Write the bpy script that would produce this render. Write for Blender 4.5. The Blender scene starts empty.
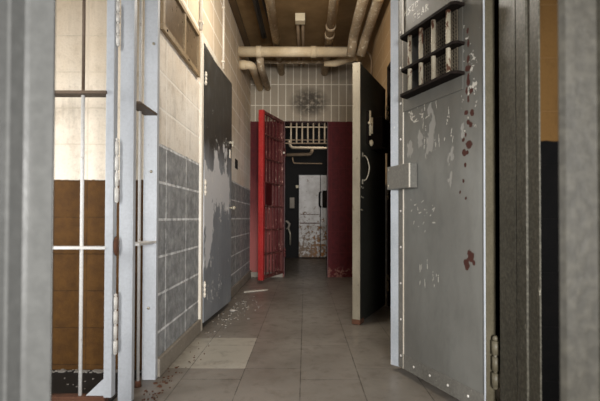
import bpy, bmesh, math, random
from mathutils import Vector, Matrix, noise
S = bpy.context.scene
C = S.collection
PI = math.pi
R = math.radians
rnd = random.Random(7)

# ------------------------------------------------------------------ materials
def lin(c):
    out = []
    for v in c:
        v = v / 255.0
        out.append(v / 12.92 if v <= 0.04045 else ((v + 0.055) / 1.055) ** 2.4)
    return (out[0], out[1], out[2], 1.0)

class NT:
    def __init__(s, name):
        s.m = bpy.data.materials.new(name); s.m.use_nodes = True
        s.t = s.m.node_tree; s.n = s.t.nodes; s.l = s.t.links
        s.b = s.n['Principled BSDF']
        s.tc = s.n.new('ShaderNodeTexCoord'); s.geo = s.n.new('ShaderNodeNewGeometry')
    def set(s, sock, v):
        if isinstance(v, bpy.types.NodeSocket): s.l.new(v, sock)
        else: sock.default_value = v
    def math(s, op, a, b=0.0, c=0.0):
        n = s.n.new('ShaderNodeMath'); n.operation = op
        s.set(n.inputs[0], a); s.set(n.inputs[1], b); s.set(n.inputs[2], c); return n.outputs[0]
    def mix(s, f, a, b, mode='MIX'):
        n = s.n.new('ShaderNodeMix'); n.data_type = 'RGBA'; n.blend_type = mode; n.clamp_factor = True
        s.set(n.inputs[0], f); s.set(n.inputs[6], a); s.set(n.inputs[7], b); return n.outputs[2]
    def noise(s, vec, scale, detail=4.0, rough=0.55, dist=0.0):
        n = s.n.new('ShaderNodeTexNoise'); s.l.new(vec, n.inputs['Vector'])
        n.inputs['Scale'].default_value = scale; n.inputs['Detail'].default_value = detail
        n.inputs['Roughness'].default_value = rough; n.inputs['Distortion'].default_value = dist
        return n.outputs[0]
    def step(s, v, lo, hi):
        n = s.n.new('ShaderNodeMapRange'); s.set(n.inputs[0], v)
        n.inputs[1].default_value = lo; n.inputs[2].default_value = hi
        n.inputs[3].default_value = 0.0; n.inputs[4].default_value = 1.0; n.clamp = True
        return n.outputs[0]
    def mapping(s, vec, scale=(1, 1, 1), rot=(0, 0, 0), loc=(0, 0, 0)):
        n = s.n.new('ShaderNodeMapping'); s.l.new(vec, n.inputs[0])
        n.inputs['Scale'].default_value = scale; n.inputs['Rotation'].default_value = rot
        n.inputs['Location'].default_value = loc; return n.outputs[0]
    def xyz(s, vec):
        n = s.n.new('ShaderNodeSeparateXYZ'); s.l.new(vec, n.inputs[0]); return n.outputs
    def comb(s, x, y, z=0.0):
        n = s.n.new('ShaderNodeCombineXYZ'); s.set(n.inputs[0], x); s.set(n.inputs[1], y); s.set(n.inputs[2], z); return n.outputs[0]
    def bump(s, h, strength=0.3, dist=0.004):
        n = s.n.new('ShaderNodeBump'); s.set(n.inputs['Height'], h)
        n.inputs['Strength'].default_value = strength; n.inputs['Distance'].default_value = dist
        s.l.new(n.outputs[0], s.b.inputs['Normal'])
    def attr(s, name):
        n = s.n.new('ShaderNodeAttribute'); n.attribute_name = name; return n.outputs
    def brick(s, vec, w, h, mortar, offset=0.0):
        n = s.n.new('ShaderNodeTexBrick'); s.l.new(vec, n.inputs['Vector'])
        n.offset = offset; n.offset_frequency = 2; n.squash = 1.0
        n.inputs['Scale'].default_value = 1.0; n.inputs['Mortar Size'].default_value = mortar
        n.inputs['Mortar Smooth'].default_value = 0.25; n.inputs['Bias'].default_value = 0.0
        n.inputs['Brick Width'].default_value = w; n.inputs['Row Height'].default_value = h
        n.inputs['Color1'].default_value = (0, 0, 0, 1); n.inputs['Color2'].default_value = (1, 1, 1, 1)
        n.inputs['Mortar'].default_value = (.5, .5, .5, 1)
        return n.outputs['Color'], n.outputs['Fac']
    def out(s, col, rough=0.5, metal=0.0, spec=0.5):
        s.set(s.b.inputs['Base Color'], col); s.set(s.b.inputs['Roughness'], rough)
        s.b.inputs['Metallic'].default_value = metal; s.b.inputs['Specular IOR Level'].default_value = spec
        return s.m

def worn(name, base, var, chip, thr=0.64, scale=9.0, rough=0.5, rust=None, rust_thr=0.70, spec=0.4, metal=0.0, streak=1.0):
    t = NT(name)
    p = t.tc.outputs['Object']
    pv = t.mapping(p, (1, 1, 1 / streak))
    n1 = t.noise(pv, scale * 0.35, 5, 0.6)
    n2 = t.noise(pv, scale * 2.2, 6, 0.7, 0.4)
    n3 = t.noise(p, scale * 9, 3, 0.6)
    col = t.mix(t.step(n1, 0.35, 0.68), lin(base), lin(var))
    col = t.mix(t.math('MULTIPLY', t.step(n3, 0.4, 0.75), 0.25), col, lin(chip))
    col = t.mix(t.step(n2, thr, thr + 0.03), col, lin(chip))
    if rust:
        n4 = t.noise(pv, scale * 1.1, 6, 0.75, 0.6)
        col = t.mix(t.step(n4, rust_thr, rust_thr + 0.04), col, lin(rust))
    t.bump(t.math('ADD', n2, n3), 0.25, 0.003)
    return t.out(col, t.math('ADD', rough - 0.1, t.math('MULTIPLY', n2, 0.2)), metal, spec)

def plain(name, c, rough=0.6, metal=0.0):
    t = NT(name)
    n = t.noise(t.tc.outputs['Object'], 30, 4)
    col = t.mix(t.math('MULTIPLY', n, 0.5), lin(c), lin([v * 0.6 for v in c]))
    t.bump(n, 0.15, 0.002)
    return t.out(col, rough, metal)

def block_wall(name, u_axis, bw, bh, u0, v0, mort, split, top, top2, low, low2, mtop, mlow, wall=0.012, lit_fade=None, stain=None, offset=0.0, rough=0.75, spec=.3):
    """block wall with a two-colour paint scheme split at a height"""
    t = NT(name)
    p = t.geo.outputs['Position']
    X, Y, Z = t.xyz(p)
    U = X if u_axis == 'x' else Y
    vec = t.comb(t.math('SUBTRACT', U, u0), t.math('SUBTRACT', Z, v0))
    bc, fac = t.brick(vec, bw, bh, mort, offset)
    n1 = t.noise(p, 1.6, 5, 0.6)
    n2 = t.noise(p, 16, 6, 0.7)
    n3 = t.noise(p, 75, 4, 0.65)
    pv = t.mapping(p, (1, 1, 0.18))
    ns = t.noise(pv, 9, 5, 0.65)
    # upper paint
    up = t.mix(t.math('MULTIPLY', t.step(n1, 0.35, 0.7), 0.40), lin(top), lin(top2))
    up = t.mix(t.math('MULTIPLY', t.step(n3, 0.50, 0.72), 0.17), up, lin([v * .62 for v in top2]))
    up = t.mix(t.math('MULTIPLY', t.step(n2, 0.52, 0.70), 0.30), up, lin([v * .8 for v in top2]))
    # light falling off with height, painted as tan on the highest courses
    hi_dim = t.step(t.math('ADD', Z, t.math('MULTIPLY', n1, 0.5)), 1.80, 2.6)
    up = t.mix(t.math('MULTIPLY', hi_dim, 0.75), up, lin(top2))
    up = t.mix(t.math('MULTIPLY', t.step(ns, 0.55, 0.75), 0.35), up, lin([v * .55 for v in top2]))
    up = t.mix(t.math('MULTIPLY', fac, 0.55), up, lin(mtop))
    lo = t.mix(t.step(n2, 0.38, 0.68), lin(low), lin(low2))
    lo = t.mix(t.math('MULTIPLY', bc, 0.14), lo, lin(low2))
    lo = t.mix(t.step(n3, 0.66, 0.72), lo, lin(mlow))
    lo = t.mix(t.math('MULTIPLY', t.step(fac, 0.2, 0.9), t.step(n2, 0.30, 0.6)), lo, lin(mlow))
    edge = t.math('ADD', Z, t.math('MULTIPLY', t.math('SUBTRACT', n2, 0.5), 0.02))
    col = t.mix(t.step(edge, split - .003, split + .003), lo, up)
    if lit_fade:
        f_ = t.math('MULTIPLY', t.step(X, -.42, -.5), t.step(t.math('ADD', Z, t.math('MULTIPLY', ns, .9)), 1.9, .9))
        col = t.mix(t.math('MULTIPLY', f_, .7), col, lin(lit_fade))  # paler pink low on the left: lit look painted in, partly faded paint
        col = t.mix(t.math('MULTIPLY', t.step(Z, .17, .10), t.step(n2, .5, .56)), col, lin((128, 88, 78)))
    if stain:
        (su, sv, ru, rv, sc) = stain
        du = t.math('DIVIDE', t.math('SUBTRACT', U, su), ru)
        dv = t.math('DIVIDE', t.math('SUBTRACT', Z, sv), rv)
        d = t.math('ADD', t.math('MULTIPLY', du, du), t.math('MULTIPLY', dv, dv))
        msk = t.math('MULTIPLY', t.math('MULTIPLY', t.step(d, 1.4, 0.3), t.step(n2, 0.30, 0.52)), .8)
        col = t.mix(msk, col, lin(sc))
    t.bump(t.math('ADD', t.math('MULTIPLY', fac, -1.0), t.math('MULTIPLY', n3, 0.35)), 0.5, wall)
    return t.out(col, rough, 0, spec)

M = {}
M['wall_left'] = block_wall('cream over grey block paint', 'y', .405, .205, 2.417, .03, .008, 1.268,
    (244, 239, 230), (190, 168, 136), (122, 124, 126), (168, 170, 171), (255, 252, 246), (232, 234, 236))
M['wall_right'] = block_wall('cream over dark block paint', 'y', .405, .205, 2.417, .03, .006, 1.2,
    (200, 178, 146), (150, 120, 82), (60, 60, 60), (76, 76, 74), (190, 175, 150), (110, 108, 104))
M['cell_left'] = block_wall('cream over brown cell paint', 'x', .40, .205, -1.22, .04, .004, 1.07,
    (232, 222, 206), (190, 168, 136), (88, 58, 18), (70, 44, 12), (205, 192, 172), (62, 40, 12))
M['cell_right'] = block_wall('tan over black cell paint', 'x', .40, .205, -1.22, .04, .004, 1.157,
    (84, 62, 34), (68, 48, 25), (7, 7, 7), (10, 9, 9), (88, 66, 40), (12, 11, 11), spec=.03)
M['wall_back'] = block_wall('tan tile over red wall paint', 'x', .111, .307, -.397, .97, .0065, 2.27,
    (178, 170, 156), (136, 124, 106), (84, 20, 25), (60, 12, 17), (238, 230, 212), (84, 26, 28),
    wall=.006, lit_fade=(168, 96, 92), stain=(.06, 2.55, .27, .2, (36, 31, 26)))
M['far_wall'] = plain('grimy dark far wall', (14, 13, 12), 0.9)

def floor_mat():
    t = NT('worn floor tile')
    p = t.geo.outputs['Position']
    X, Y, Z = t.xyz(p)
    vec = t.comb(t.math('SUBTRACT', Y, 2.41), t.math('SUBTRACT', X, -.0225))
    bc, fac = t.brick(vec, .60, .317, .0022, 0.27)
    n1 = t.noise(p, 1.5, 5, 0.6)
    n2 = t.noise(p, 9, 6, 0.7, .3)
    n3 = t.noise(p, 60, 4, 0.7)
    col = t.mix(t.step(n1, 0.35, 0.68), lin((140, 134, 126)), lin((114, 108, 100)))
    col = t.mix(t.math('MULTIPLY', bc, 0.22), col, lin((116, 107, 98)))
    # one pale replacement panel beside the block wall
    a = t.math('MULTIPLY', t.step(X, -.337, -.341), t.math('MULTIPLY', t.step(Y, 2.408, 2.412), t.step(Y, 3.022, 3.018)))
    col = t.mix(t.math('MULTIPLY', a, 0.85), col, lin((176, 171, 159)))
    col = t.mix(t.math('MULTIPLY', t.step(n2, 0.52, 0.72), 0.5), col, lin((84, 74, 64)))
    col = t.mix(t.step(n3, 0.70, 0.76), col, lin((186, 178, 166)))
    col = t.mix(t.math('MULTIPLY', fac, t.step(n2, .3, .55)), col, lin((48, 43, 38)))
    # black-brown tone beyond the red gate and along the wall foot
    g = t.math('MAXIMUM', t.step(Y, 5.6, 6.8), t.math('MULTIPLY', t.step(X, -.68, -.80), 0.55))
    col = t.mix(t.math('MULTIPLY', g, t.step(n2, .25, .5)), col, lin((62, 52, 42)))
    t.bump(t.math('ADD', t.math('MULTIPLY', fac, -1.), t.math('MULTIPLY', n3, .3)), .25, .003)
    return t.out(col, t.math('ADD', .22, t.math('MULTIPLY', n2, .30)), 0, .45)
M['floor'] = floor_mat()
M['cell_floor'] = plain('dark cell floor', (34, 29, 25), .8)
def ceil_mat():
    t = NT('stained brown ceiling')
    p = t.geo.outputs['Position']
    n1 = t.noise(p, 1.8, 6, .65); n2 = t.noise(p, 22, 5, .7)
    col = t.mix(t.step(n1, .35, .68), lin((142, 116, 82)), lin((108, 86, 56)))
    col = t.mix(t.step(n2, .66, .70), col, lin((150, 130, 98)))
    t.bump(n2, .3, .004)
    return t.out(col, .85, 0, .2)
M['ceiling'] = ceil_mat()
M['blue_steel'] = worn('pale blue grey steel paint', (190, 194, 199), (168, 172, 177), (140, 140, 142), .70, 9, .45, (92, 62, 46), .76, streak=2)
M['jamb'] = worn('light grey gloss steel paint', (86, 86, 84), (78, 78, 76), (114, 114, 111), .70, 5, .38, streak=3)
M['door_grey'] = worn('grey door fitting paint', (112, 110, 104), (98, 96, 90), (168, 164, 154), .66, 12, .5, (80, 50, 36), .72)
M['mesh_wire'] = worn('dull wire mesh', (92, 84, 70), (62, 55, 45), (126, 116, 98), .66, 20, .6)
M['jamb_warm'] = worn('drab olive grey steel paint', (62, 59, 49), (52, 49, 40), (150, 145, 130), .68, 9, .5, streak=2)
M['jamb_olive'] = worn('dark olive grey steel paint', (47, 44, 37), (38, 36, 30), (92, 88, 78), .70, 6, .5, streak=2)
M['bar_white'] = worn('white bar paint', (216, 216, 214), (196, 194, 190), (140, 120, 100), .66, 14, .5, (94, 66, 48), .70, streak=2)
M['bar_brown'] = worn('shaded corroded bar paint', (88, 70, 54), (70, 56, 44), (150, 138, 122), .68, 14, .6)  # upper bars: shaded undersides and backlit look painted in, with some corrosion
M['hinge_white'] = worn('white flaking hinge paint', (228, 226, 220), (206, 202, 194), (110, 70, 50), .66, 20, .5, (84, 48, 34), .66)
M['rust'] = worn('brown rust', (92, 56, 38), (62, 40, 28), (130, 96, 70), .64, 22, .85)
M['baseboard'] = worn('grimy grey brown base coat', (140, 133, 122), (114, 106, 96), (186, 176, 162), .64, 10, .7, (84, 64, 46), .66)
M['frame_white'] = worn('white frame paint', (226, 220, 208), (204, 194, 176), (160, 140, 112), .66, 9, .5, (120, 84, 58), .72, streak=3)
M['grey_edge'] = worn('pale bluish door edge paint', (178, 184, 192), (160, 166, 172), (224, 222, 214), .66, 14, .42, (80, 56, 44), .75, streak=2)
M['drab_edge'] = worn('drab door edge paint', (92, 86, 70), (76, 70, 56), (128, 120, 102), .68, 12, .5)
M['black_brown'] = worn('blackened brown iron', (28, 22, 19), (20, 17, 15), (58, 44, 36), .70, 18, .8, spec=.1)
M['guard_bar'] = worn('flaking cream guard bar paint', (170, 162, 142), (142, 132, 112), (84, 52, 36), .54, 16, .6, (70, 44, 32), .60, streak=2)
M['dark_leaf'] = worn('black green door paint', (46, 46, 41), (34, 35, 31), (72, 72, 66), .70, 8, .5)
M['cream_edge'] = worn('dirty cream door edge', (146, 138, 120), (122, 114, 97), (96, 84, 66), .62, 12, .6, (104, 72, 48), .68, streak=2)
M['nickel'] = worn('dull bare metal', (172, 166, 150), (140, 132, 116), (90, 80, 64), .66, 30, .35, metal=.5)
M['red'] = worn('scarlet gate paint', (166, 24, 26), (136, 16, 20), (226, 130, 118), .68, 12, .45, (92, 26, 22), .72, streak=2)
M['red_bar'] = worn('chipped dark red bar paint', (84, 14, 18), (54, 8, 11), (200, 160, 146), .60, 16, .5, (70, 16, 18), .62, streak=3)
M['dark_red'] = worn('blackened red plate', (64, 18, 20), (44, 12, 14), (120, 30, 32), .62, 14, .5)
M['pipe'] = worn('cream pipe lagging', (226, 210, 180), (196, 176, 142), (150, 128, 96), .68, 10, .7, (112, 84, 56), .76)
M['pipe_grey'] = worn('dirty pipe lagging', (172, 154, 128), (146, 126, 100), (212, 202, 180), .57, 12, .7, (84, 66, 48), .70)
M['pipe_brown'] = worn('brown painted pipe', (138, 116, 92), (112, 92, 70), (192, 178, 152), .66, 12, .65, (74, 56, 40), .7)
M['cable'] = plain('black cable sheath', (26, 22, 20), .6)
M['box_white'] = worn('off white box paint', (220, 208, 180), (200, 186, 156), (140, 120, 92), .68, 14, .5)
M['glass_dirty'] = worn('dusty pane', (116, 98, 76), (88, 74, 58), (146, 130, 106), .66, 6, .3, streak=1)
M['wood_tan'] = worn('tan painted timber', (150, 128, 98), (124, 104, 76), (206, 190, 160), .66, 9, .6)
M['flake'] = plain('paint flake white', (160, 154, 145), .8)
M['paper'] = plain('dirty paper', (220, 214, 200), .9)
M['trim_brown'] = worn('dark brown timber', (92, 72, 48), (72, 56, 36), (120, 100, 72), .68, 9, .7)
M['black'] = plain('flat black', (12, 11, 11), .9)
M['grate_white'] = worn('tan white grate paint', (206, 190, 164), (176, 158, 132), (110, 90, 70), .66, 14, .6)

def far_door_mat():
    t = NT('peeling white door paint')
    p = t.tc.outputs['Object']
    X, Y, Z = t.xyz(p)
    n1 = t.noise(p, 4, 5, .6); n2 = t.noise(p, 13, 6, .75, .4); n3 = t.noise(p, 34, 4, .7)
    col = t.mix(t.step(n1, .4, .65), lin((206, 204, 202)), lin((176, 172, 168)))
    grad = t.math('ADD', n2, t.math('MULTIPLY', t.step(Z, 1.25, .1), .17))
    col = t.mix(t.step(grad, .61, .64), col, lin((116, 96, 76)))
    col = t.mix(t.math('MULTIPLY', t.step(grad, .66, .70), t.step(X, .15, .5)), col, lin((150, 94, 30)))
    col = t.mix(t.step(t.math('ADD', n3, t.math('MULTIPLY', t.step(Z, 1.0, .2), .08)), .69, .72), col, lin((52, 42, 36)))
    t.bump(n2, .3, .004)
    return t.out(col, .6)
M['far_door'] = far_door_mat()

def wear_mat(name, base, var, rust, peel, scratch, rough=.45, upper=None, up_lo=1.62, up_hi=1.86):
    t = NT(name)
    p = t.tc.outputs['Object']
    pv = t.mapping(p, (1, 1, .45))
    n1 = t.noise(pv, 3.2, 5, .6); n2 = t.noise(pv, 15, 6, .7, .3); n3 = t.noise(p, 90, 3, .6)
    r, g, b = (lambda o: t.xyz(o[1]))(t.attr('wear'))
    col = t.mix(t.step(n1, .34, .68), lin(base), lin(var))
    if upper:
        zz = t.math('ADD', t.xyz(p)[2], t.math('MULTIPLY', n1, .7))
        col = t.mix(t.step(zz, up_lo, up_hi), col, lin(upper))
    col = t.mix(t.math('MULTIPLY', t.step(n2, .48, .70), .35), col, lin([v * .72 for v in base]))
    col = t.mix(t.step(n3, .72, .76), col, lin(scratch))
    col = t.mix(t.step(g, .35, .6), col, lin(peel))
    col = t.mix(t.step(b, .4, .6), col, lin(scratch))
    col = t.mix(t.step(r, .4, .6), col, lin(rust))
    t.bump(t.math('SUBTRACT', t.math('MULTIPLY', n2, .4), t.math('MAXIMUM', t.math('MAXIMUM', r, g), b)), .35, .003)
    return t.out(col, t.math('ADD', rough, t.math('MULTIPLY', r, .3)), 0, .4)
M['big_leaf'] = wear_mat('grey scuffed door paint', (122, 122, 117), (104, 103, 98), (62, 30, 22), (140, 138, 132), (180, 176, 166), .45, (66, 63, 56), 1.35, 2.25)  # upper tone paints in the dimmer light towards the door top
M['left_leaf'] = wear_mat('charcoal peeling door paint', (136, 140, 145), (118, 121, 126), (140, 92, 60), (196, 196, 198), (204, 204, 202), .4, (56, 54, 50))

# ------------------------------------------------------------------ mesh helpers
def box(bm, x0, x1, y0, y1, z0, z1, bev=0.0):
    vs = [bm.verts.new(c) for c in ((x0, y0, z0), (x1, y0, z0), (x1, y1, z0), (x0, y1, z0), (x0, y0, z1), (x1, y0, z1), (x1, y1, z1), (x0, y1, z1))]
    fs = [bm.faces.new([vs[i] for i in f]) for f in ((0, 3, 2, 1), (4, 5, 6, 7), (0, 1, 5, 4), (1, 2, 6, 5), (2, 3, 7, 6), (3, 0, 4, 7))]
    if bev > 0:
        es = list({e for f in fs for e in f.edges})
        bmesh.ops.bevel(bm, geom=es, offset=bev, segments=2, affect='EDGES', profile=.6)
    return bm

def tube(bm, pts, r, n=12, cap=True):
    """tube along a polyline; r may be a list"""
    pts = [Vector(p) for p in pts]
    rr = r if isinstance(r, (list, tuple)) else [r] * len(pts)
    rings = []
    prev = None
    for i, p in enumerate(pts):
        if i == 0: d = pts[1] - pts[0]
        elif i == len(pts) - 1: d = pts[-1] - pts[-2]
        else: d = (pts[i + 1] - pts[i]).normalized() + (pts[i] - pts[i - 1]).normalized()
        d.normalize()
        if prev is None:
            a = Vector((0, 0, 1)) if abs(d.z) < .9 else Vector((1, 0, 0))
            u = d.cross(a).normalized()
        else:
            u = (prev - d * prev.dot(d)).normalized()
        prev = u
        v = d.cross(u)
        rings.append([bm.verts.new(p + (u * math.cos(2 * PI * k / n) + v * math.sin(2 * PI * k / n)) * rr[i]) for k in range(n)])
    for a, b in zip(rings, rings[1:]):
        for k in range(n):
            f = bm.faces.new((a[k], a[(k + 1) % n], b[(k + 1) % n], b[k])); f.smooth = True
    if cap:
        bm.faces.new(rings[0][::-1]); bm.faces.new(rings[-1])
    return bm

def bend(pts, rad=.06, n=5):
    """round the corners of a polyline"""
    pts = [Vector(p) for p in pts]; out = [pts[0]]
    for a, b, c in zip(pts, pts[1:], pts[2:]):
        d1 = min(rad, (b - a).length * .49); d2 = min(rad, (c - b).length * .49)
        p = b + (a - b).normalized() * d1; q = b + (c - b).normalized() * d2
        for k in range(n + 1):
            u = k / n
            out.append(p * (1 - u) ** 2 + b * 2 * u * (1 - u) + q * u ** 2)
    out.append(pts[-1]); return out

def prism(bm, poly, z0, z1):
    a = [bm.verts.new((x, y, z0)) for x, y in poly]; b = [bm.verts.new((x, y, z1)) for x, y in poly]
    n = len(poly)
    for k in range(n): bm.faces.new((a[k], a[(k + 1) % n], b[(k + 1) % n], b[k]))
    bm.faces.new(a[::-1]); bm.faces.new(b)
    return bm

def ball(bm, c, r, sx=1, sy=1, sz=1, seg=10):
    m = Matrix.Translation(c) @ Matrix.Diagonal((r * sx, r * sy, r * sz, 1))
    res = bmesh.ops.create_uvsphere(bm, u_segments=seg, v_segments=max(6, seg // 2 + 1), radius=1, matrix=m)
    for v in res['verts']:
        for f in v.link_faces: f.smooth = True
    return bm

def link(name, bm, m, parent=None):
    bmesh.ops.recalc_face_normals(bm, faces=bm.faces)
    me = bpy.data.meshes.new(name); bm.to_mesh(me); bm.free()
    o = bpy.data.objects.new(name, me); C.objects.link(o)
    me.materials.append(M[m] if isinstance(m, str) else m)
    if parent: o.parent = parent
    return o
def obj(name, fn, m, parent=None):
    bm = bmesh.new(); fn(bm); return link(name, bm, m, parent)
def tag(o, label=None, cat=None, group=None, kind=None):
    if label: o['label'] = label
    if cat: o['category'] = cat
    if group: o['group'] = group
    if kind: o['kind'] = kind
    return o
def thing(name, label, cat, loc=(0, 0, 0), rz=0.0, group=None):
    o = bpy.data.objects.new(name, None); C.objects.link(o); o.empty_display_size = .1
    o.location = loc; o.rotation_euler = (0, 0, rz)
    return tag(o, label, cat, group)
def struct(name, fn, m):
    return tag(obj(name, fn, m), kind='structure')
def bx(name, m, parent, *a, bev=.003):
    return obj(name, lambda bm: box(bm, *a, bev=bev), m, parent)
def tb(name, m, parent, pts, r, n=12):
    return obj(name, lambda bm: tube(bm, pts, r, n), m, parent)

def worn_leaf(name, m, parent, W, z0, z1, t, front, wear, step=.0045):
    """door leaf: a solid slab whose visible face is a fine grid carrying a wear mask (rust, peel, scratch).
    front=+1: the visible face is y=0 and the slab lies at -y; front=-1: the slab lies at +y"""
    bm = bmesh.new()
    lay = bm.verts.layers.float_color.new('wear')
    nx = max(2, int(W / step)); nz = max(2, int((z1 - z0) / step))
    g = []
    for j in range(nz + 1):
        row = []
        for i in range(nx + 1):
            x = W * i / nx; z = z0 + (z1 - z0) * j / nz
            v = bm.verts.new((x, 0, z)); w = wear(x, z); v[lay] = (w[0], w[1], w[2], 1); row.append(v)
        g.append(row)
    for j in range(nz):
        for i in range(nx):
            q = (g[j][i], g[j][i + 1], g[j + 1][i + 1], g[j + 1][i])
            bm.faces.new(q if front < 0 else q[::-1])
    back = -t * front
    b = [bm.verts.new(c) for c in ((0, back, z0), (W, back, z0), (W, back, z1), (0, back, z1))]
    for v in b: v[lay] = (0, 0, 0, 1)
    bm.faces.new(b if front > 0 else b[::-1])
    def side(line, p, q):
        bm.faces.new(line + [q, p]) 
    side(g[0], b[0], b[1]); side(g[-1], b[3], b[2])
    side([r_[0] for r_ in g], b[0], b[3]); side([r_[-1] for r_ in g], b[1], b[2])
    return link(name, bm, m, parent)

# ------------------------------------------------------------------ key dimensions (metres)
XL, XR, H, YB = -.80, .82, 3.15, 6.12

# ------------------------------------------------------------------ the setting
struct('floor', lambda bm: box(bm, -2.7, 2.7, -3.6, 9.3, -.15, 0), 'floor')
struct('ceiling', lambda bm: box(bm, -2.7, 2.7, .62, 9.3, H, H + .15), 'ceiling')
def wl(bm):
    box(bm, -.862, XL, 2.27, 2.40, 0, H)
    box(bm, -.95, XL, 2.40, 3.17, 0, H)
    box(bm, -.95, XL, 3.17, 4.22, 2.24, H)
    box(bm, -.95, XL, 4.22, YB, 0, H)
    box(bm, -.95, XL, .62, 2.27, 2.42, H)
struct('wall_left', wl, 'wall_left')
def wr(bm):
    box(bm, XR, .95, 4.13, YB, 0, H)
    box(bm, XR, .95, .62, 4.13, 2.36, H)
    box(bm, XR, .95, 2.50, 3.22, 0, 2.36)
struct('wall_right', wr, 'wall_right')
def wb(bm):
    box(bm, -1.4, -.306, YB, YB + .2, 0, 2.27)
    box(bm, .335, 1.4, YB, YB + .2, 0, 2.27)
    box(bm, -1.4, 1.4, YB, YB + .2, 2.27, H)
struct('wall_back', wb, 'wall_back')
# cells behind the two side walls
def lc(bm):
    box(bm, -2.6, -.81, 2.35, 2.395, 0, H)
    box(bm, -2.6, -.952, 2.395, 2.47, 0, H)
    box(bm, -2.6, -.95, 4.6, 4.72, 0, H)
    box(bm, -2.72, -2.6, .3, 4.72, 0, H)
struct('wall_left_cell', lc, 'cell_left')
def rc(bm):
    box(bm, .885, 2.6, 1.60, 1.72, 0, 2.36)
    box(bm, .95, 2.6, 1.60, 1.72, 2.36, H)
    box(bm, .95, 2.6, 2.75, 2.87, 0, H)
    box(bm, .95, 2.6, 4.3, 4.42, 0, H)
    box(bm, 2.6, 2.72, .3, 4.42, 0, H)
struct('wall_right_cell', rc, 'cell_right')
def fr(bm):
    box(bm, -1.4, 1.4, 9.12, 9.25, 0, H)
    box(bm, -1.5, -1.4, YB, 9.25, 0, H)
    box(bm, 1.4, 1.5, YB, 9.25, 0, H)
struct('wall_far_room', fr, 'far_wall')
struct('floor_left_cell', lambda bm: box(bm, -2.6, -.90, .3, 2.35, 0, .012), 'cell_floor')
# base coat strips
def bl(bm):
    prism_pts = [(2.27, 3.16), (4.23, YB)]
    for a, b in prism_pts:
        box(bm, XL, XL + .022, a, b, 0, .10, .006)
struct('baseboard_left', bl, 'baseboard')
struct('baseboard_right', lambda bm: box(bm, XR - .02, XR, 4.15, YB, 0, .10, .006), 'baseboard')
struct('baseboard_back', lambda bm: box(bm, XL + .02, -.32, YB - .03, YB, 0, .075, .006), 'baseboard')
# dark timber strip in the angle of wall and ceiling
struct('trim_ceiling', lambda bm: box(bm, XL, XL + .07, .7, YB, H - .05, H, .004), 'trim_brown')

# the steel doorway the photograph is taken through
def left_jamb(bm):
    prism(bm, [(-.421, .70), (-.424, .704), (-.424, .708), (-.440, .722), (-.53, .722), (-.53, .66), (-.503, .66), (-.498, .652), (-.488, .652), (-.480, .672), (-.474, .672), (-.468, .696), (-.462, .70)], 0, 2.3)
struct('trim_near_jamb', left_jamb, 'jamb')
def right_jamb(bm):
    prism(bm, [(.424, .70), (.432, .694), (.448, .694), (.452, .70), (.488, .70), (.492, .694), (.497, .694), (.50, .68), (.54, .68), (.54, .722), (.445, .722), (.427, .706)], 0, 2.3)
struct('trim_near_jamb_right', right_jamb, 'jamb_olive')
# steel frame on the right wall between the near opening and the big grey door
def rframe(bm):
    prism(bm, [(.795, 1.715), (.795, 1.585), (.803, 1.585), (.803, 1.578), (.795, 1.578), (.795, 1.51), (.803, 1.51), (.803, 1.44), (.809, 1.44), (.886, 1.60), (.886, 1.72), (.80, 1.72)], 0, 2.4)
struct('trim_right_frame', rframe, 'jamb_warm')
# white steel frame round the peeling door
def lframe(bm):
    box(bm, XL - .05, XL + .018, 3.165, 3.225, 0, 2.27, .004)
    box(bm, XL - .05, XL + .018, 3.225, 4.24, 2.215, 2.27, .004)
struct('trim_left_door_frame', lframe, 'frame_white')
# dark steel frame round the black-green door
def rdframe(bm):
    box(bm, XR - .008, XR + .05, 3.22, 4.13, 2.31, 2.36, .003)
    box(bm, XR - .008, XR + .05, 3.20, 3.25, 0, 2.31, .003)
    box(bm, XR - .008, XR + .05, 4.10, 4.16, 0, 2.36, .003)
struct('trim_right_door_frame', rdframe, 'black_brown')

# ------------------------------------------------------------------ hinge builder
def hinge(parent, x, y, z0, z1, r, m, n=3):
    def f(bm):
        hgt = (z1 - z0) / n
        for k in range(n):
            tube(bm, [(x, y, z0 + k * hgt + .001), (x, y, z0 + (k + 1) * hgt - .009)], r * (1 if k % 2 == 0 else .9), 12)
        ball(bm, (x, y, z1), r * .8); ball(bm, (x, y, z0), r * .8)
        tube(bm, [(x, y, z0), (x, y, z1)], r * .55, 8)
    return obj('hinge', f, m, parent)

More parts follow.
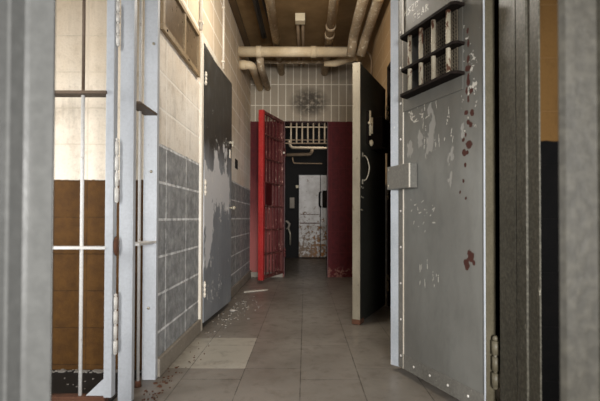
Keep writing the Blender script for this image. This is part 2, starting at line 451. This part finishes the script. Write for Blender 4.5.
# ------------------------------------------------------------------ left barred gate, swung into the cell
t = thing('cell_gate', 'pale barred cell gate swung into the cream and brown left cell', 'gate', (-.86, 1.9, .012))
zb = .045
bx('stile', 'blue_steel', t, -.036, 0, -.02, .02, zb, 2.3)
bx('stile', 'blue_steel', t, -.81, -.774, -.02, .02, zb, 2.3)
for k in range(5):
    x = -.149 - .138 * k
    tb('bar', 'bar_white', t, [(x, 0, zb), (x, 0, 1.41)], .008)
    tb('bar', 'bar_brown', t, [(x, 0, 1.41), (x, 0, 2.29)], .007)
bx('crossbar', 'bar_brown', t, -.78, -.03, -.032, .032, 1.402, 1.416, bev=.002)
bx('crossbar', 'bar_white', t, -.78, -.03, -.026, .026, .705, .718, bev=.002)
bx('bottom_rail', 'rust', t, -.78, -.03, -.02, .02, zb - .03, zb + .004)
obj('gusset', lambda bm: [prism(bm, [(-.036, -.006), (-.036, .006), (-.125, .006), (-.125, -.006)], zb, zb + .004),
     (lambda a, b: [bm.faces.new((a[0], a[1], a[2])), bm.faces.new((b[2], b[1], b[0]))] + [bm.faces.new((a[i], b[i], b[(i + 1) % 3], a[(i + 1) % 3])) for i in range(3)])(
        [bm.verts.new(p) for p in ((-.036, -.006, zb), (-.125, -.006, zb), (-.036, -.006, zb + .085))],
        [bm.verts.new(p) for p in ((-.036, .006, zb), (-.125, .006, zb), (-.036, .006, zb + .085))])], 'blue_steel', t)
for z0, z1 in ((1.63, 1.83), (.92, 1.20), (.24, .50)):
    hinge(t, .0115, -.01, z0, z1, .0092, 'hinge_white', 4)
obj('lock_bolt', lambda bm: ball(bm, (.010, -.008, .72), .015, .8, .9, 3.0), 'rust', t)

# ------------------------------------------------------------------ barred strip between gate and block wall
t = thing('barred_panel', 'narrow pale blue steel grille between the cell gate and the block wall', 'grille', (-.81, 2.12, 0))
bx('jamb_plate', 'blue_steel', t, -.062, .003, -.15, -.118, 0, 2.4)
p = bx('end_post', 'blue_steel', t, -.052, .02, .115, .148, 0, 2.4)
for z in (1.79, 1.105, .38):
    obj('bolt', lambda bm, z=z: ball(bm, (-.010 + (z - 1.1) * .012, .113, z), .008, 1, .6, 1), 'nickel', p)
tb('bar', 'bar_white', t, [(-.038, .03, 0), (-.038, .03, 2.4)], .0075)
for z, m in ((1.405, 'bar_brown'), (.725, 'bar_white')):
    bx('crossbar', m, t, -.050, .020, -.118, .118, z, z + .012, bev=.002)
obj('floor_shoe', lambda bm: tube(bm, [(-.038, .03, 0), (-.038, .03, .03)], [.018, .012]), 'rust', t)

# ------------------------------------------------------------------ peeling charcoal door on the left wall
def left_wear(x, z):
    n = noise.fractal(Vector((x * 4.5, 3.1, z * 2.2)), .8, 2.1, 6)
    n2 = noise.fractal(Vector((x * 22, 9.4, z * 16)), .7, 2.1, 5)
    def bump(c, w): return math.exp(-((c) / w) ** 2)
    dens = .85 * bump(z - 1.13, .26) * (1 if x < .78 else .2) + .8 * bump(z - .78, .28) * bump(x - .10, .16) + .45 * bump(z - .5, .12) * bump(x - .1, .12)
    dens += .32 * bump(z - 1.5, .12) * bump(x - .55, .2)
    g = dens * .95 + n * .42 + n2 * .16 - .42 + .38
    g = max(0, min(1, (g - .47) * 4 + .47))
    ns = noise.fractal(Vector((x * 60, 1.7, z * 45)), .8, 2, 3)
    b = 1.0 if ns > .95 and z < 1.6 else 0
    if abs(n + dens - .55) < .03 and n2 > .1: b = 1.0
    return (0, g, b)
t = thing('steel_door', 'charcoal steel door with peeling paint, shut against the left wall', 'door', (-.785, 3.27, 0), R(86.1))
worn_leaf('leaf', 'left_leaf', t, .87, .045, 2.185, .045, -1, left_wear, .0045)
for z0, z1 in ((1.90, 1.99), (1.04, 1.15), (.25, .36)):
    hinge(t, -.010, -.010, z0, z1, .011, 'frame_white', 3)
obj('knob', lambda bm: (tube(bm, [(.80, .002, .955), (.80, -.03, .955)], .010), ball(bm, (.80, -.042, .955), .021)), 'nickel', t)
obj('keyhole_plate', lambda bm: box(bm, .785, .83, -.004, .002, 1.44, 1.52, .001), 'frame_white', t)
obj('drop_latch', lambda bm: (box(bm, .79, .84, -.018, .002, 1.58, 1.60, .002), box(bm, .82, .84, -.03, -.016, 1.55, 1.61, .002)), 'nickel', t)

# ------------------------------------------------------------------ big grey door
def s_noise(x, z, sc): return noise.fractal(Vector((x * sc, 5.5, z * sc)), .8, 2.0, 5)
SPOTS = [(.099, 1.572, .009, .020), (.095, 1.530, .018, .018), (.098, 1.480, .010, .030), (.108, 1.430, .008, .020), (.082, 1.425, .010, .012),
    (.100, 1.395, .007, .016), (.110, 1.335, .012, .010), (.075, 1.325, .010, .014), (.098, 1.292, .009, .012), (.084, 1.273, .010, .014), (.115, 1.238, .007, .010),
    (.130, 1.215, .009, .009), (.095, 1.190, .022, .016), (.126, 1.158, .012, .017), (.105, 1.155, .007, .008), (.120, 1.10, .007, .009), (.13, 1.03, .006, .008),
    (.15, .98, .006, .008), (.115, .95, .005, .008), (.086, .69, .018, .028), (.108, .655, .018, .024), (.068, .665, .008, .012), (.098, 1.64, .007, .02), (.10, 1.70, .006, .012)]
SCR = []
def seg(x0, z0, x1, z1, w=.0023): SCR.append((x0, z0, x1, z1, w))
# scratched hand lettering above the barred window: the letters F E A R under an illegible line
def letters():
    G = {'F': [(0, 0, 0, 1), (0, 1, .6, 1), (0, .5, .5, .5)], 'E': [(0, 0, 0, 1), (0, 1, .6, 1), (0, .5, .5, .5), (0, 0, .6, 0)],
         'A': [(0, 0, .3, 1), (.3, 1, .6, 0), (.1, .4, .5, .4)], 'R': [(0, 0, 0, 1), (0, 1, .5, .8), (.5, .8, 0, .5), (.2, .5, .6, 0)],
         'M': [(0, 0, 0, 1), (0, 1, .3, .4), (.3, .4, .6, 1), (.6, 1, .6, 0)], 'S': [(.6, 1, 0, .8), (0, .8, .6, .3), (.6, .3, 0, 0)],
         'Z': [(0, 1, .6, 1), (.6, 1, 0, 0), (0, 0, .6, 0)], 'O': [(0, .2, .1, 1), (.1, 1, .6, .8), (.6, .8, .5, .1), (.5, .1, 0, .2)]}
    for txt, x, z, h in (('FEAR', .495, 1.915, .036), ('MSZO', .575, 1.972, .034)):
        for ch in txt:
            for a in G[ch]:
                seg(x - a[0] * h * .9, z + a[1] * h, x - a[2] * h * .9, z + a[3] * h)
            x -= h * .95
            z += .002
letters()
for k in range(18):
    x = rnd.uniform(.33, .52); z = rnd.gauss(.86, .05); a = rnd.uniform(0, PI); L = rnd.uniform(.006, .024)
    seg(x, z, x + math.cos(a) * L, z + math.sin(a) * L, rnd.uniform(.0018, .0035))
for k in range(10):
    x = rnd.uniform(.30, .45); z = rnd.uniform(.50, .62); seg(x, z, x + rnd.uniform(-.004, .004), z + rnd.uniform(.01, .05), .0025)
for k in range(16):
    x = rnd.uniform(.2, .45); z = rnd.uniform(1.18, 1.42); seg(x, z, x + rnd.uniform(-.006, .006), z + rnd.uniform(.01, .06), rnd.uniform(.0016, .003))
for k in range(14):
    x = rnd.uniform(.38, .52); z = rnd.uniform(1.36, 1.45); a = rnd.uniform(0, PI); seg(x, z, x + math.cos(a) * .03, z + math.sin(a) * .02, .003)
def big_wear(x, z):
    r = g = b = 0.0
    if x < .2:
        for sx, sz, rx, rz in SPOTS:
            dx = (x - sx) / rx; dz = (z - sz) / rz
            if abs(dx) < 2.2 and abs(dz) < 2.2:
                d = math.sqrt(dx * dx + dz * dz) + s_noise(x, z, 45) * .55
                r = max(r, min(1, max(0, 1.5 - d)))
        # pale bare patches where the rust run has flaked
        if .04 < x < .14 and 1.25 < z < 1.75:
            if s_noise(x, z, 34) > .46 and s_noise(x + 3, z, 11) > -.05: b = 1
    for x0, z0, x1, z1, w in SCR:
        if min(x0, x1) - w < x < max(x0, x1) + w and min(z0, z1) - w < z < max(z0, z1) + w:
            dx, dz = x1 - x0, z1 - z0; L = dx * dx + dz * dz or 1e-9
            u = max(0, min(1, ((x - x0) * dx + (z - z0) * dz) / L))
            d = math.hypot(x - x0 - u * dx, z - z0 - u * dz)
            if d < w and s_noise(x, z, 120) > -.35: b = 1
    # bare band near the top right and a long scuff field
    n = s_noise(x + 7, z * .5, 8)
    if n > .42 and .9 < z < 1.55: g = min(1, (n - .42) * 6)
    return (r, g, b)
W = .63
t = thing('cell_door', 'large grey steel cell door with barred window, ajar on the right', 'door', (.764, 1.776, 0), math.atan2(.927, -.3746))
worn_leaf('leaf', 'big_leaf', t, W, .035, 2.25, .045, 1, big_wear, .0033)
e = obj('edge_strip', lambda bm: prism(bm, [(W, .001), (W + .05, .0214), (W + .056, .016), (W + .056, -.045), (W, -.045)], .03, 2.25), 'grey_edge', t)
f = bx('border_strip', 'door_grey', t, W - .045, W, 0, .004, .035, 2.25, bev=.0015)
k = bx('kick_strip', 'door_grey', t, .0, W - .045, 0, .004, .035, .115, bev=.0015)
obj('strip_glint', lambda bm: box(bm, W - .0475, W - .0435, 0, .0055, .035, 2.25), 'frame_white', f)  # white sliver paints the light caught along the strip's edge
bx('border_strip', 'grey_edge', t, .0, .007, 0, .006, .035, 2.25, bev=.0015)
bx('hinge_edge', 'drab_edge', t, -.006, 0, -.05, .002, .03, 2.25, bev=.001)
for i in range(11):
    obj('rivet', lambda bm, z=.10 + .2 * i: ball(bm, (W - .024, .005, z), .0065, 1, .6, 1, 8), 'hinge_white', f)
for i in range(4):
    obj('rivet', lambda bm, x=.10 + .13 * i: ball(bm, (x, .005, .075), .0065, 1, .6, 1, 8), 'hinge_white', k)
# barred window: recessed plate, perforated screen, four bars, three shelves
g = bx('window_plate', 'big_leaf', t, .126, W - .047, 0, .006, 1.445, 1.875, bev=.002)
sc = obj('dark_backing', lambda bm: box(bm, .15, .53, .0062, .0072, 1.515, 1.828), 'black', t)  # black sheet stands in for the shade of the recess behind the bars
def mesh_wires(bm):
    x0, x1, z0, z1, st = .155, .385, 1.525, 1.818, .0165
    nx = int((x1 - x0) / st); nz = int((z1 - z0) / st)
    for i in range(nx + 1):
        x = x0 + i * (x1 - x0) / nx; box(bm, x - .0032, x + .0032, .0075, .012, z0, z1)
    for j in range(nz + 1):
        z = z0 + j * (z1 - z0) / nz; box(bm, x0, x1, .0076, .0115, z - .0032, z + .0032)
obj('wire_mesh', mesh_wires, 'mesh_wire', sc)
for z, d, th in ((1.508, .068, .014), (1.644, .062, .013), (1.820, .068, .014)):
    obj('window_shelf', lambda bm, z=z, d=d, th=th: prism(bm, [(.115, .004), (.545, .004), (.535, d * .7), (.52, d), (.13, d), (.115, d * .7)], z, z + th), 'black_brown', t)
for x in (.473, .380, .2845, .1806):
    tb('window_bar', 'guard_bar', t, [(x, .040, 1.515), (x, .040, 1.825)], .0115, 14)
def latch(bm):
    box(bm, .459, .672, .003, .052, 1.02, 1.15, .005)
lb = obj('latch_box', latch, 'door_grey', t)
obj('latch_edge', lambda bm: box(bm, .4585, .466, .048, .0535, 1.022, 1.148, .001), 'frame_white', lb)
for z in (1.04, 1.13):
    obj('rivet', lambda bm, z=z: ball(bm, (.655, .053, z), .006, 1, .6, 1, 8), 'nickel', lb)
for z0, z1 in ((.16, .36), (1.94, 2.12)):
    hinge(t, -.028, -.022, z0, z1, .016, 'drab_edge', 3)

# ------------------------------------------------------------------ black-green door further along
W2 = .80
t = thing('steel_door', 'dark door with dirty cream edge and pull handle, open on the right', 'door', (.786, 4.10, 0), math.atan2(-.902, -.432))
bx('leaf', 'dark_leaf', t, 0, W2 - .012, -.058, 0, .02, 2.12, bev=.002)
bx('edge_strip', 'cream_edge', t, W2 - .012, W2, -.062, .002, .02, 2.122, bev=.002)
bx('bottom_shoe', 'rust', t, W2 - .10, W2 + .003, -.064, .004, .005, .045, bev=.002)
obj('pull_handle', lambda bm: (tube(bm, bend([(.725, 0, 1.375), (.725, .035, 1.365), (.715, .06, 1.27), (.725, .035, 1.175), (.725, 0, 1.165)], .05), .0065),
    box(bm, .712, .738, 0, .005, 1.36, 1.40, .001), box(bm, .712, .738, 0, .005, 1.14, 1.18, .001)), 'nickel', t)
for x, z in ((.76, 1.115), (.72, 1.11), (.76, 1.035), (.72, 1.03), (.77, .93), (.74, .925)):
    obj('bolt', lambda bm, x=x, z=z: ball(bm, (x, .002, z), .007, 1, .6, 1, 8), 'nickel', t)
lk = obj('lock_plate', lambda bm: box(bm, .52, .62, 0, .012, 1.49, 1.77, .003), 'black_brown', t)
obj('latch_bar', lambda bm: (tube(bm, [(.60, .025, 1.56), (.60, .025, 1.77)], .009), tube(bm, [(.565, .03, 1.58), (.565, .03, 1.72)], .010), tube(bm, [(.56, .03, 1.66), (.64, .03, 1.66)], .008),
    ball(bm, (.64, .03, 1.66), .014), ball(bm, (.58, .03, 1.5), .018, 1, 1, 1.6)), 'box_white', lk)
obj('lock_case', lambda bm: (box(bm, .20, .48, 0, .10, 1.47, 1.74, .004), box(bm, .20, .48, .0, .12, 1.46, 1.475, .002)), 'black_brown', t)
for z0, z1 in ((.16, .30), (1.05, 1.19), (1.82, 1.96)):
    hinge(t, -.012, .016, z0, z1, .014, 'pipe_grey', 3)

# ------------------------------------------------------------------ red gate in the back doorway
W3 = .70
t = thing('red_gate', 'red barred gate standing open in the doorway at corridor end', 'gate', (-.300, 6.095, 0), math.atan2(-.9375, -.348))
bx('stile', 'red', t, W3 - .045, W3, -.07, 0, .05, 2.27)
bx('stile', 'red_bar', t, 0, .04, -.05, -.01, .06, 2.27)
for z0, z1 in ((.06, .10), (2.23, 2.27)):
    bx('rail', 'red_bar', t, .04, W3 - .045, -.05, -.01, z0, z1)
for z in (.38, .70, 1.015, 1.33, 1.65, 1.965):
    bx('crossbar', 'red_bar', t, .02, W3 - .03, -.045, -.012, z - .010, z + .010, bev=.002)
for k in range(5):
    x = .125 + .105 * k
    tb('bar', 'red_bar', t, [(x, -.03, .08), (x, -.03, 2.25)], .0095)
bx('lock_plate', 'dark_red', t, W3 - .24, W3 - .045, -.06, .008, 1.03, 1.32)
for z0, z1 in ((.3, .42), (1.75, 1.87)):
    hinge(t, .0, .008, z0, z1, .013, 'red_bar', 3)
obj('keeper', lambda bm: ball(bm, (.05, .012, 1.80), .016), 'frame_white', t)

# bars over the back doorway
t = thing('transom_grille', 'row of tan upright bars filling the top of the back doorway', 'grille', (.015, 6.2, 1.972))
for k in range(7):
    x = -.225 + .083 * k
    tb('bar', 'grate_white', t, [(x, 0, 0), (x, 0, .30)], .0115)
bx('crossbar', 'pipe_brown', t, -.32, .32, -.012, .012, -.016, 0, bev=.002)
bx('crossbar', 'grate_white', t, -.32, .32, -.01, .01, .225, .24, bev=.002)
bx('crossbar', 'pipe_brown', t, -.32, .32, -.012, .012, .035, .047, bev=.002)

# steel doorway lining
struct('trim_back_doorway', lambda bm: (box(bm, -.306, -.296, YB - .004, YB + .2, 0, 2.27), box(bm, .325, .335, YB - .004, YB + .2, 0, 2.27), box(bm, -.306, .335, YB, YB + .2, 2.265, 2.275)), 'dark_red')

# ------------------------------------------------------------------ things in the dark room beyond
t = thing('old_door', 'peeling white rust-stained door standing in dark room beyond the red gate', 'door', (-.13, 9.0, 0))
bx('leaf', 'far_door', t, 0, .45, 0, .045, .02, 1.78, bev=.004)
bx('leaf', 'far_door', t, .465, .66, -.01, .045, .02, 1.78, bev=.004)
obj('rail_line', lambda bm: (box(bm, .02, .44, -.006, 0, .74, .76, .001), box(bm, .04, .44, -.006, 0, .93, .942, .001)), 'rust', t)
obj('handle', lambda bm: tube(bm, bend([(.47, -.012, 1.42), (.44, -.06, 1.40), (.44, -.06, 1.12), (.47, -.012, 1.10)], .03), .02), 'black', t)
obj('handle_plate', lambda bm: box(bm, .50, .62, -.022, -.008, 1.08, 1.45, .003), 'black_brown', t)

def pipe_thing(name, m, pts, r, label, cat='pipe', joints=(), jm=None, group=None):
    base = Vector(pts[0])
    t = thing(name, label, cat, base, 0, group)
    L = [Vector(p) - base for p in pts]
    tb('pipe_run', m, t, L, r, 16)
    for a in joints:
        # a wrapped collar part way along the straight run i, at fraction u
        i, u = a
        p, q = L[i], L[i + 1]; d = (q - p).normalized(); c = p.lerp(q, u)
        tb('collar', jm or m, t, [c - d * .035, c - d * .03, c + d * .03, c + d * .035], [r * 1.0, r * 1.14, r * 1.14, r * 1.0], 16)
    return t
pipe_thing('wall_pipe', 'grate_white', bend([(-.30, 7.6, 2.28), (-.26, 7.6, 2.135), (.42, 7.6, 2.125)], .05), .024, 'upper tan bent pipe behind the transom bars')
pipe_thing('wall_pipe', 'pipe_brown', bend([(-.34, 7.7, 2.02), (.11, 7.7, 2.03), (.13, 7.7, 2.13)], .05), .028, 'middle tan pipe turned up at its end in dark doorway')
pipe_thing('wall_pipe', 'pipe_brown', bend([(-.24, 7.9, 2.0), (-.22, 7.9, 1.89), (.32, 7.9, 1.885)], .04), .010, 'thin lowest pipe in the dark doorway')
t = thing('wash_basin', 'small pale broken basin in the dark beside the white door', 'basin', (-.33, 8.4, .74))
obj('bowl', lambda bm: tube(bm, [(-.04, 0, -.10), (0, 0, -.08), (.02, 0, .0), (-.03, 0, .05), (-.07, 0, .06)], [.012, .022, .026, .02, .014]), 'baseboard', t)
obj('drain_pipe', lambda bm: tube(bm, [(.035, .02, -.42), (.035, .02, -.2), (.0, .0, -.09)], .016), 'nickel', t)
tag(obj('switch_plate', lambda bm: (box(bm, -.20, -.14, 9.095, 9.12, 1.51, 1.57, .004), tube(bm, [(-.17, 9.10, 1.54), (-.17, 9.08, 1.545)], .01)), 'box_white'), 'small off-white switch on dark far wall left of white door', 'switch')
tag(obj('wall_box', lambda bm: (box(bm, -.33, -.23, 9.06, 9.12, 1.07, 1.30, .006), box(bm, -.315, -.245, 9.052, 9.06, 1.09, 1.28, .003)), 'baseboard'), 'dim grey box on dark far wall below the switch', 'box')

# ------------------------------------------------------------------ overhead pipes
pipe_thing('ceiling_pipe', 'pipe', [(-.80, 5.03, 2.86), (.52, 5.03, 2.86)], .060, 'thick cream lagged pipe crossing the corridor under the ceiling', joints=((0, .18), (0, .68)))
pipe_thing('ceiling_pipe', 'pipe_grey', [(-.35, .8, 2.985), (-.35, 6.12, 2.985)], .048, 'pale lagged pipe nearest the left wall running along the ceiling', joints=((0, .55),))
pipe_thing('ceiling_pipe', 'pipe_grey', [(.28, .8, 2.985), (.28, 6.12, 2.985)], .050, 'lagged pipe with a rough collar just right of the conduit box', joints=((0, .72), (0, .76)))
pipe_thing('ceiling_pipe', 'pipe_grey', bend([(.56, .8, 2.985), (.56, 4.85, 2.985), (.545, 4.99, 2.80)], .10), .055, 'long pale pipe curving down to right end of the cross pipe', joints=((0, .78),), jm='pipe')
pipe_thing('ceiling_pipe', 'pipe_grey', bend([(.705, .8, 2.985), (.705, 4.85, 2.985), (.66, 4.98, 2.80)], .10), .055, 'long pale pipe closest to the right wall', joints=((0, .80),), jm='pipe')
pipe_thing('ceiling_pipe', 'pipe', bend([(-.80, 5.10, 2.725), (-.655, 5.10, 2.725), (-.66, 6.12, 2.76)], .08), .050, 'short cream pipe leaving the left wall and turning back', joints=((0, .6),))
pipe_thing('ceiling_pipe', 'pipe_grey', bend([(-.555, 5.09, 2.84), (-.555, 5.2, 2.73), (-.55, 6.12, 2.76)], .06), .046, 'short pale pipe dropping from the cross pipe beside the turned one')
pipe_thing('ceiling_pipe', 'pipe_grey', [(-.60, 5.62, 2.955), (.36, 5.62, 2.955)], .024, 'slim pale pipe crossing behind the thick cross pipe')
pipe_thing('ceiling_pipe', 'pipe', [(.24, 5.36, 2.835), (.38, 5.36, 2.845), (.55, 5.34, 2.905), (.66, 5.32, 2.915), (.69, 5.30, 2.87)], [.03, .046, .054, .05, .04], 'lumpy plaster-wrapped pipe stub under the right end of cross pipe')
t = thing('conduit_box', 'square cream junction box on the ceiling feeding two conduits', 'junction box', (-.06, 4.66, H - .085))
bx('box_body', 'box_white', t, -.055, .055, 0, .10, 0, .09, bev=.006)
for x in (-.028, .03):
    tb('conduit', 'pipe_brown', t, [(x, .10, .03), (x, 1.46, .03)], .017)
    obj('conduit_nut', lambda bm, x=x: tube(bm, [(x, .09, .03), (x, .13, .03)], .025, 6), 'nickel', t)
t = thing('cable', 'bundle of black cables strung along the ceiling at left', 'cable', (-.53, .8, 3.04))
for k, (a, b, c) in enumerate(((0, .02, 0), (.02, .05, .03), (-.018, .16, .01))):
    pts = [(a * (1 - u) + b * u * u, 4.25 * u, .02 * math.sin(u * 9 + k) + c * .5) for u in [i / 24 for i in range(25)]]
    tb('strand', 'cable', t, pts, .022 if k == 0 else .013, 8)
# wall conduits
t = thing('wall_conduit', 'white upright conduit on the block wall above the door frame', 'conduit', (XL + .014, 3.14, 2.27))
tb('tube', 'frame_white', t, [(0, 0, 0), (0, 0, .88)], .013)
for z in (.05, .5):
    obj('clip', lambda bm, z=z: box(bm, -.014, .016, -.022, .022, z, z + .02, .003), 'frame_white', t)
t = thing('wall_conduit', 'thin white conduit running down the wall behind charcoal door', 'conduit', (XL + .013, 4.0, 2.3))
tb('tube', 'frame_white', t, [(0, 0, -.02), (0, 0, .85)], .012)
for z in (.04, .56):
    obj('clip', lambda bm, z=z: box(bm, -.013, .015, -.02, .02, z, z + .02, .003), 'frame_white', t)
t = thing('wall_conduit', 'brown conduit bent down the right wall near the ceiling', 'conduit', (XR - .012, 5.1, 2.1))
tb('tube', 'pipe_brown', t, bend([(0, 0, 0), (0, 0, .72), (-.06, 0, .80)], .06), .011)

# high two-pane window in the left wall
t = thing('transom_window', 'long high two-pane window with tan frame in cream block wall', 'window', (XL, 2.29, 1.895))
L_, h_ = .80, .325
def fr_(bm):
    box(bm, 0, .022, 0, L_, 0, .035, .003); box(bm, 0, .022, 0, L_, h_ - .03, h_, .003)
    box(bm, 0, .022, 0, .03, .035, h_ - .03, .003); box(bm, 0, .022, L_ - .03, L_, .035, h_ - .03, .003)
obj('frame', fr_, 'wood_tan', t)
bx('mullion', 'wood_tan', t, 0, .018, .42, .452, .035, h_ - .03, bev=.002)
for a, b in ((.03, .42), (.452, L_ - .03)):
    bx('pane', 'glass_dirty', t, 0, .006, a, b, .035, h_ - .03, bev=0)
for y in (.06, .5):
    obj('screw', lambda bm, y=y: ball(bm, (.023, y, .018), .007, .6, 1, 1, 8), 'black_brown', t)

# dark opening in the wall near the back corner
t = thing('wall_vent', 'small dark vent hole in cream wall between charcoal door and red wall', 'vent', (XL, 4.78, 1.43))
bx('rim', 'black_brown', t, 0, .006, 0, .17, 0, .105, bev=.001)
bx('opening', 'black', t, .003, .008, .015, .155, .012, .093, bev=.001)  # black slab paints in the darkness inside the hole

# ------------------------------------------------------------------ debris
def flakes(bm, n, cx, cy, sx, sy, smin, smax, z=0.0, lim=(-.775, .7)):
    for k in range(n):
        x = rnd.gauss(cx, sx); y = rnd.gauss(cy, sy); s = rnd.uniform(smin, smax) * (1 if rnd.random() < .85 else 1.8)
        if not lim[0] < x < lim[1]: continue
        m = rnd.randint(4, 6); a0 = rnd.uniform(0, 2 * PI)
        poly = [(x + s * rnd.uniform(.6, 1.1) * math.cos(a0 + 2 * PI * i / m), y + s * rnd.uniform(.6, 1.1) * math.sin(a0 + 2 * PI * i / m)) for i in range(m)]
        prism(bm, poly, z + .0005, z + rnd.uniform(.003, .006))
tag(obj('paint_flakes', lambda bm: (flakes(bm, 55, -.68, 3.55, .07, .28, .002, .007), flakes(bm, 50, -.60, 4.1, .10, .22, .003, .009)), 'flake'),
    'scatter of white paint flakes on floor below the charcoal door', 'paint flakes', kind='stuff')
tag(obj('rubble', lambda bm: (flakes(bm, 50, -.74, 2.12, .03, .16, .003, .008, lim=(-.79, -.6)), flakes(bm, 25, -.70, 2.5, .04, .3, .002, .004)), 'rust'),
    'brown crumbs of plaster at the foot of the barred strip', 'rubble', kind='stuff')
tag(obj('cell_debris', lambda bm: (flakes(bm, 90, -1.2, 2.325, .17, .010, .005, .012, .012, (-1.6, -.9)), flakes(bm, 20, -1.2, 2.15, .2, .06, .002, .006, .012, (-1.6, -.9))), 'flake'),
    'line of pale flakes along the foot of the brown cell wall', 'debris', kind='stuff')
tag(obj('paper_strip', lambda bm: prism(bm, [(-.70, 4.84), (-.58, 4.92), (-.48, 4.97), (-.44, 5.03), (-.50, 5.03), (-.60, 4.99), (-.71, 4.92)], .001, .006), 'paper'),
    'torn white paper strip lying on floor before the red gate', 'paper')
tag(obj('plaster_lump', lambda bm: ball(bm, (-.66, 3.86, .012), .026, 1.3, 1, .5, 8), 'flake'), 'white plaster lump on the floor among paint flakes', 'plaster lump')

# ------------------------------------------------------------------ light
w = bpy.data.worlds.new('World'); S.world = w; w.use_nodes = True
w.node_tree.nodes['Background'].inputs[0].default_value = (.80, .82, .88, 1)
w.node_tree.nodes['Background'].inputs[1].default_value = .045
def light(name, kind, loc, target, energy, col, **kw):
    d = bpy.data.lights.new(name, kind); d.energy = energy; d.color = col
    for k, v in kw.items(): setattr(d, k, v)
    o = bpy.data.objects.new(name, d); C.objects.link(o); o.location = loc
    o.rotation_euler = (Vector(target) - Vector(loc)).to_track_quat('-Z', 'Y').to_euler()
    return o
light('doorway_daylight', 'SPOT', (.35, -2.3, 1.05), (-.12, 3.0, .85), 1520, (1, .985, .965), spot_size=R(52), spot_blend=1.0, shadow_soft_size=.5)
light('corridor_fill', 'AREA', (.0, 3.0, 3.1), (0, 3.0, 0), 10, (1, .88, .70), size=.3, size_y=1.2, shape='RECTANGLE')  # added fill above the view, no fixture modelled
light('pipe_fill', 'POINT', (-.05, 3.1, 2.62), (0, 3.1, 0), 40, (1, .94, .84), shadow_soft_size=.09)  # added unseen fill that brightens the ceiling and pipes
light('right_cell_fill', 'AREA', (1.9, .95, 1.15), (-.8, 1.9, .8), 9, (1, .985, .97), size=.5, size_y=.9, shape='RECTANGLE')  # added area light in the unseen cell, brightens the left wall
light('cell_window', 'AREA', (-2.3, 1.2, 1.3), (-1.2, 2.35, .8), 24, (1, .985, .96), size=.6, size_y=.7, shape='RECTANGLE')
light('far_room_fill', 'AREA', (.6, 7.0, 2.9), (.1, 9.0, .8), 13, (1, .93, .85), size=.4, size_y=.4, shape='RECTANGLE')  # added fill so the white door shows in the dark room

# ------------------------------------------------------------------ camera
cam = bpy.data.cameras.new('Camera'); co = bpy.data.objects.new('Camera', cam); C.objects.link(co)
co.location = (0, 0, .86); co.rotation_mode = 'XYZ'
p_ = R(.8)
co.rotation_euler = (R(90) + p_, 0, 0)
co.rotation_euler = (Matrix.Rotation(R(90) + p_, 4, 'X') @ Matrix.Rotation(R(.15), 4, 'Z')).to_euler()
cam.sensor_width = 36; cam.lens = 25.2
cam.shift_x = -5 / 600
cam.shift_y = (17.5 - 420 * math.tan(p_)) / 600
cam.clip_start = .02
cam.dof.use_dof = True; cam.dof.focus_distance = 3.0; cam.dof.aperture_fstop = 3.2
S.camera = co
S.view_settings.view_transform = 'Standard'; S.view_settings.look = 'None'
S.view_settings.gamma = 1; S.view_settings.exposure = 0
S.view_settings.use_curve_mapping = False
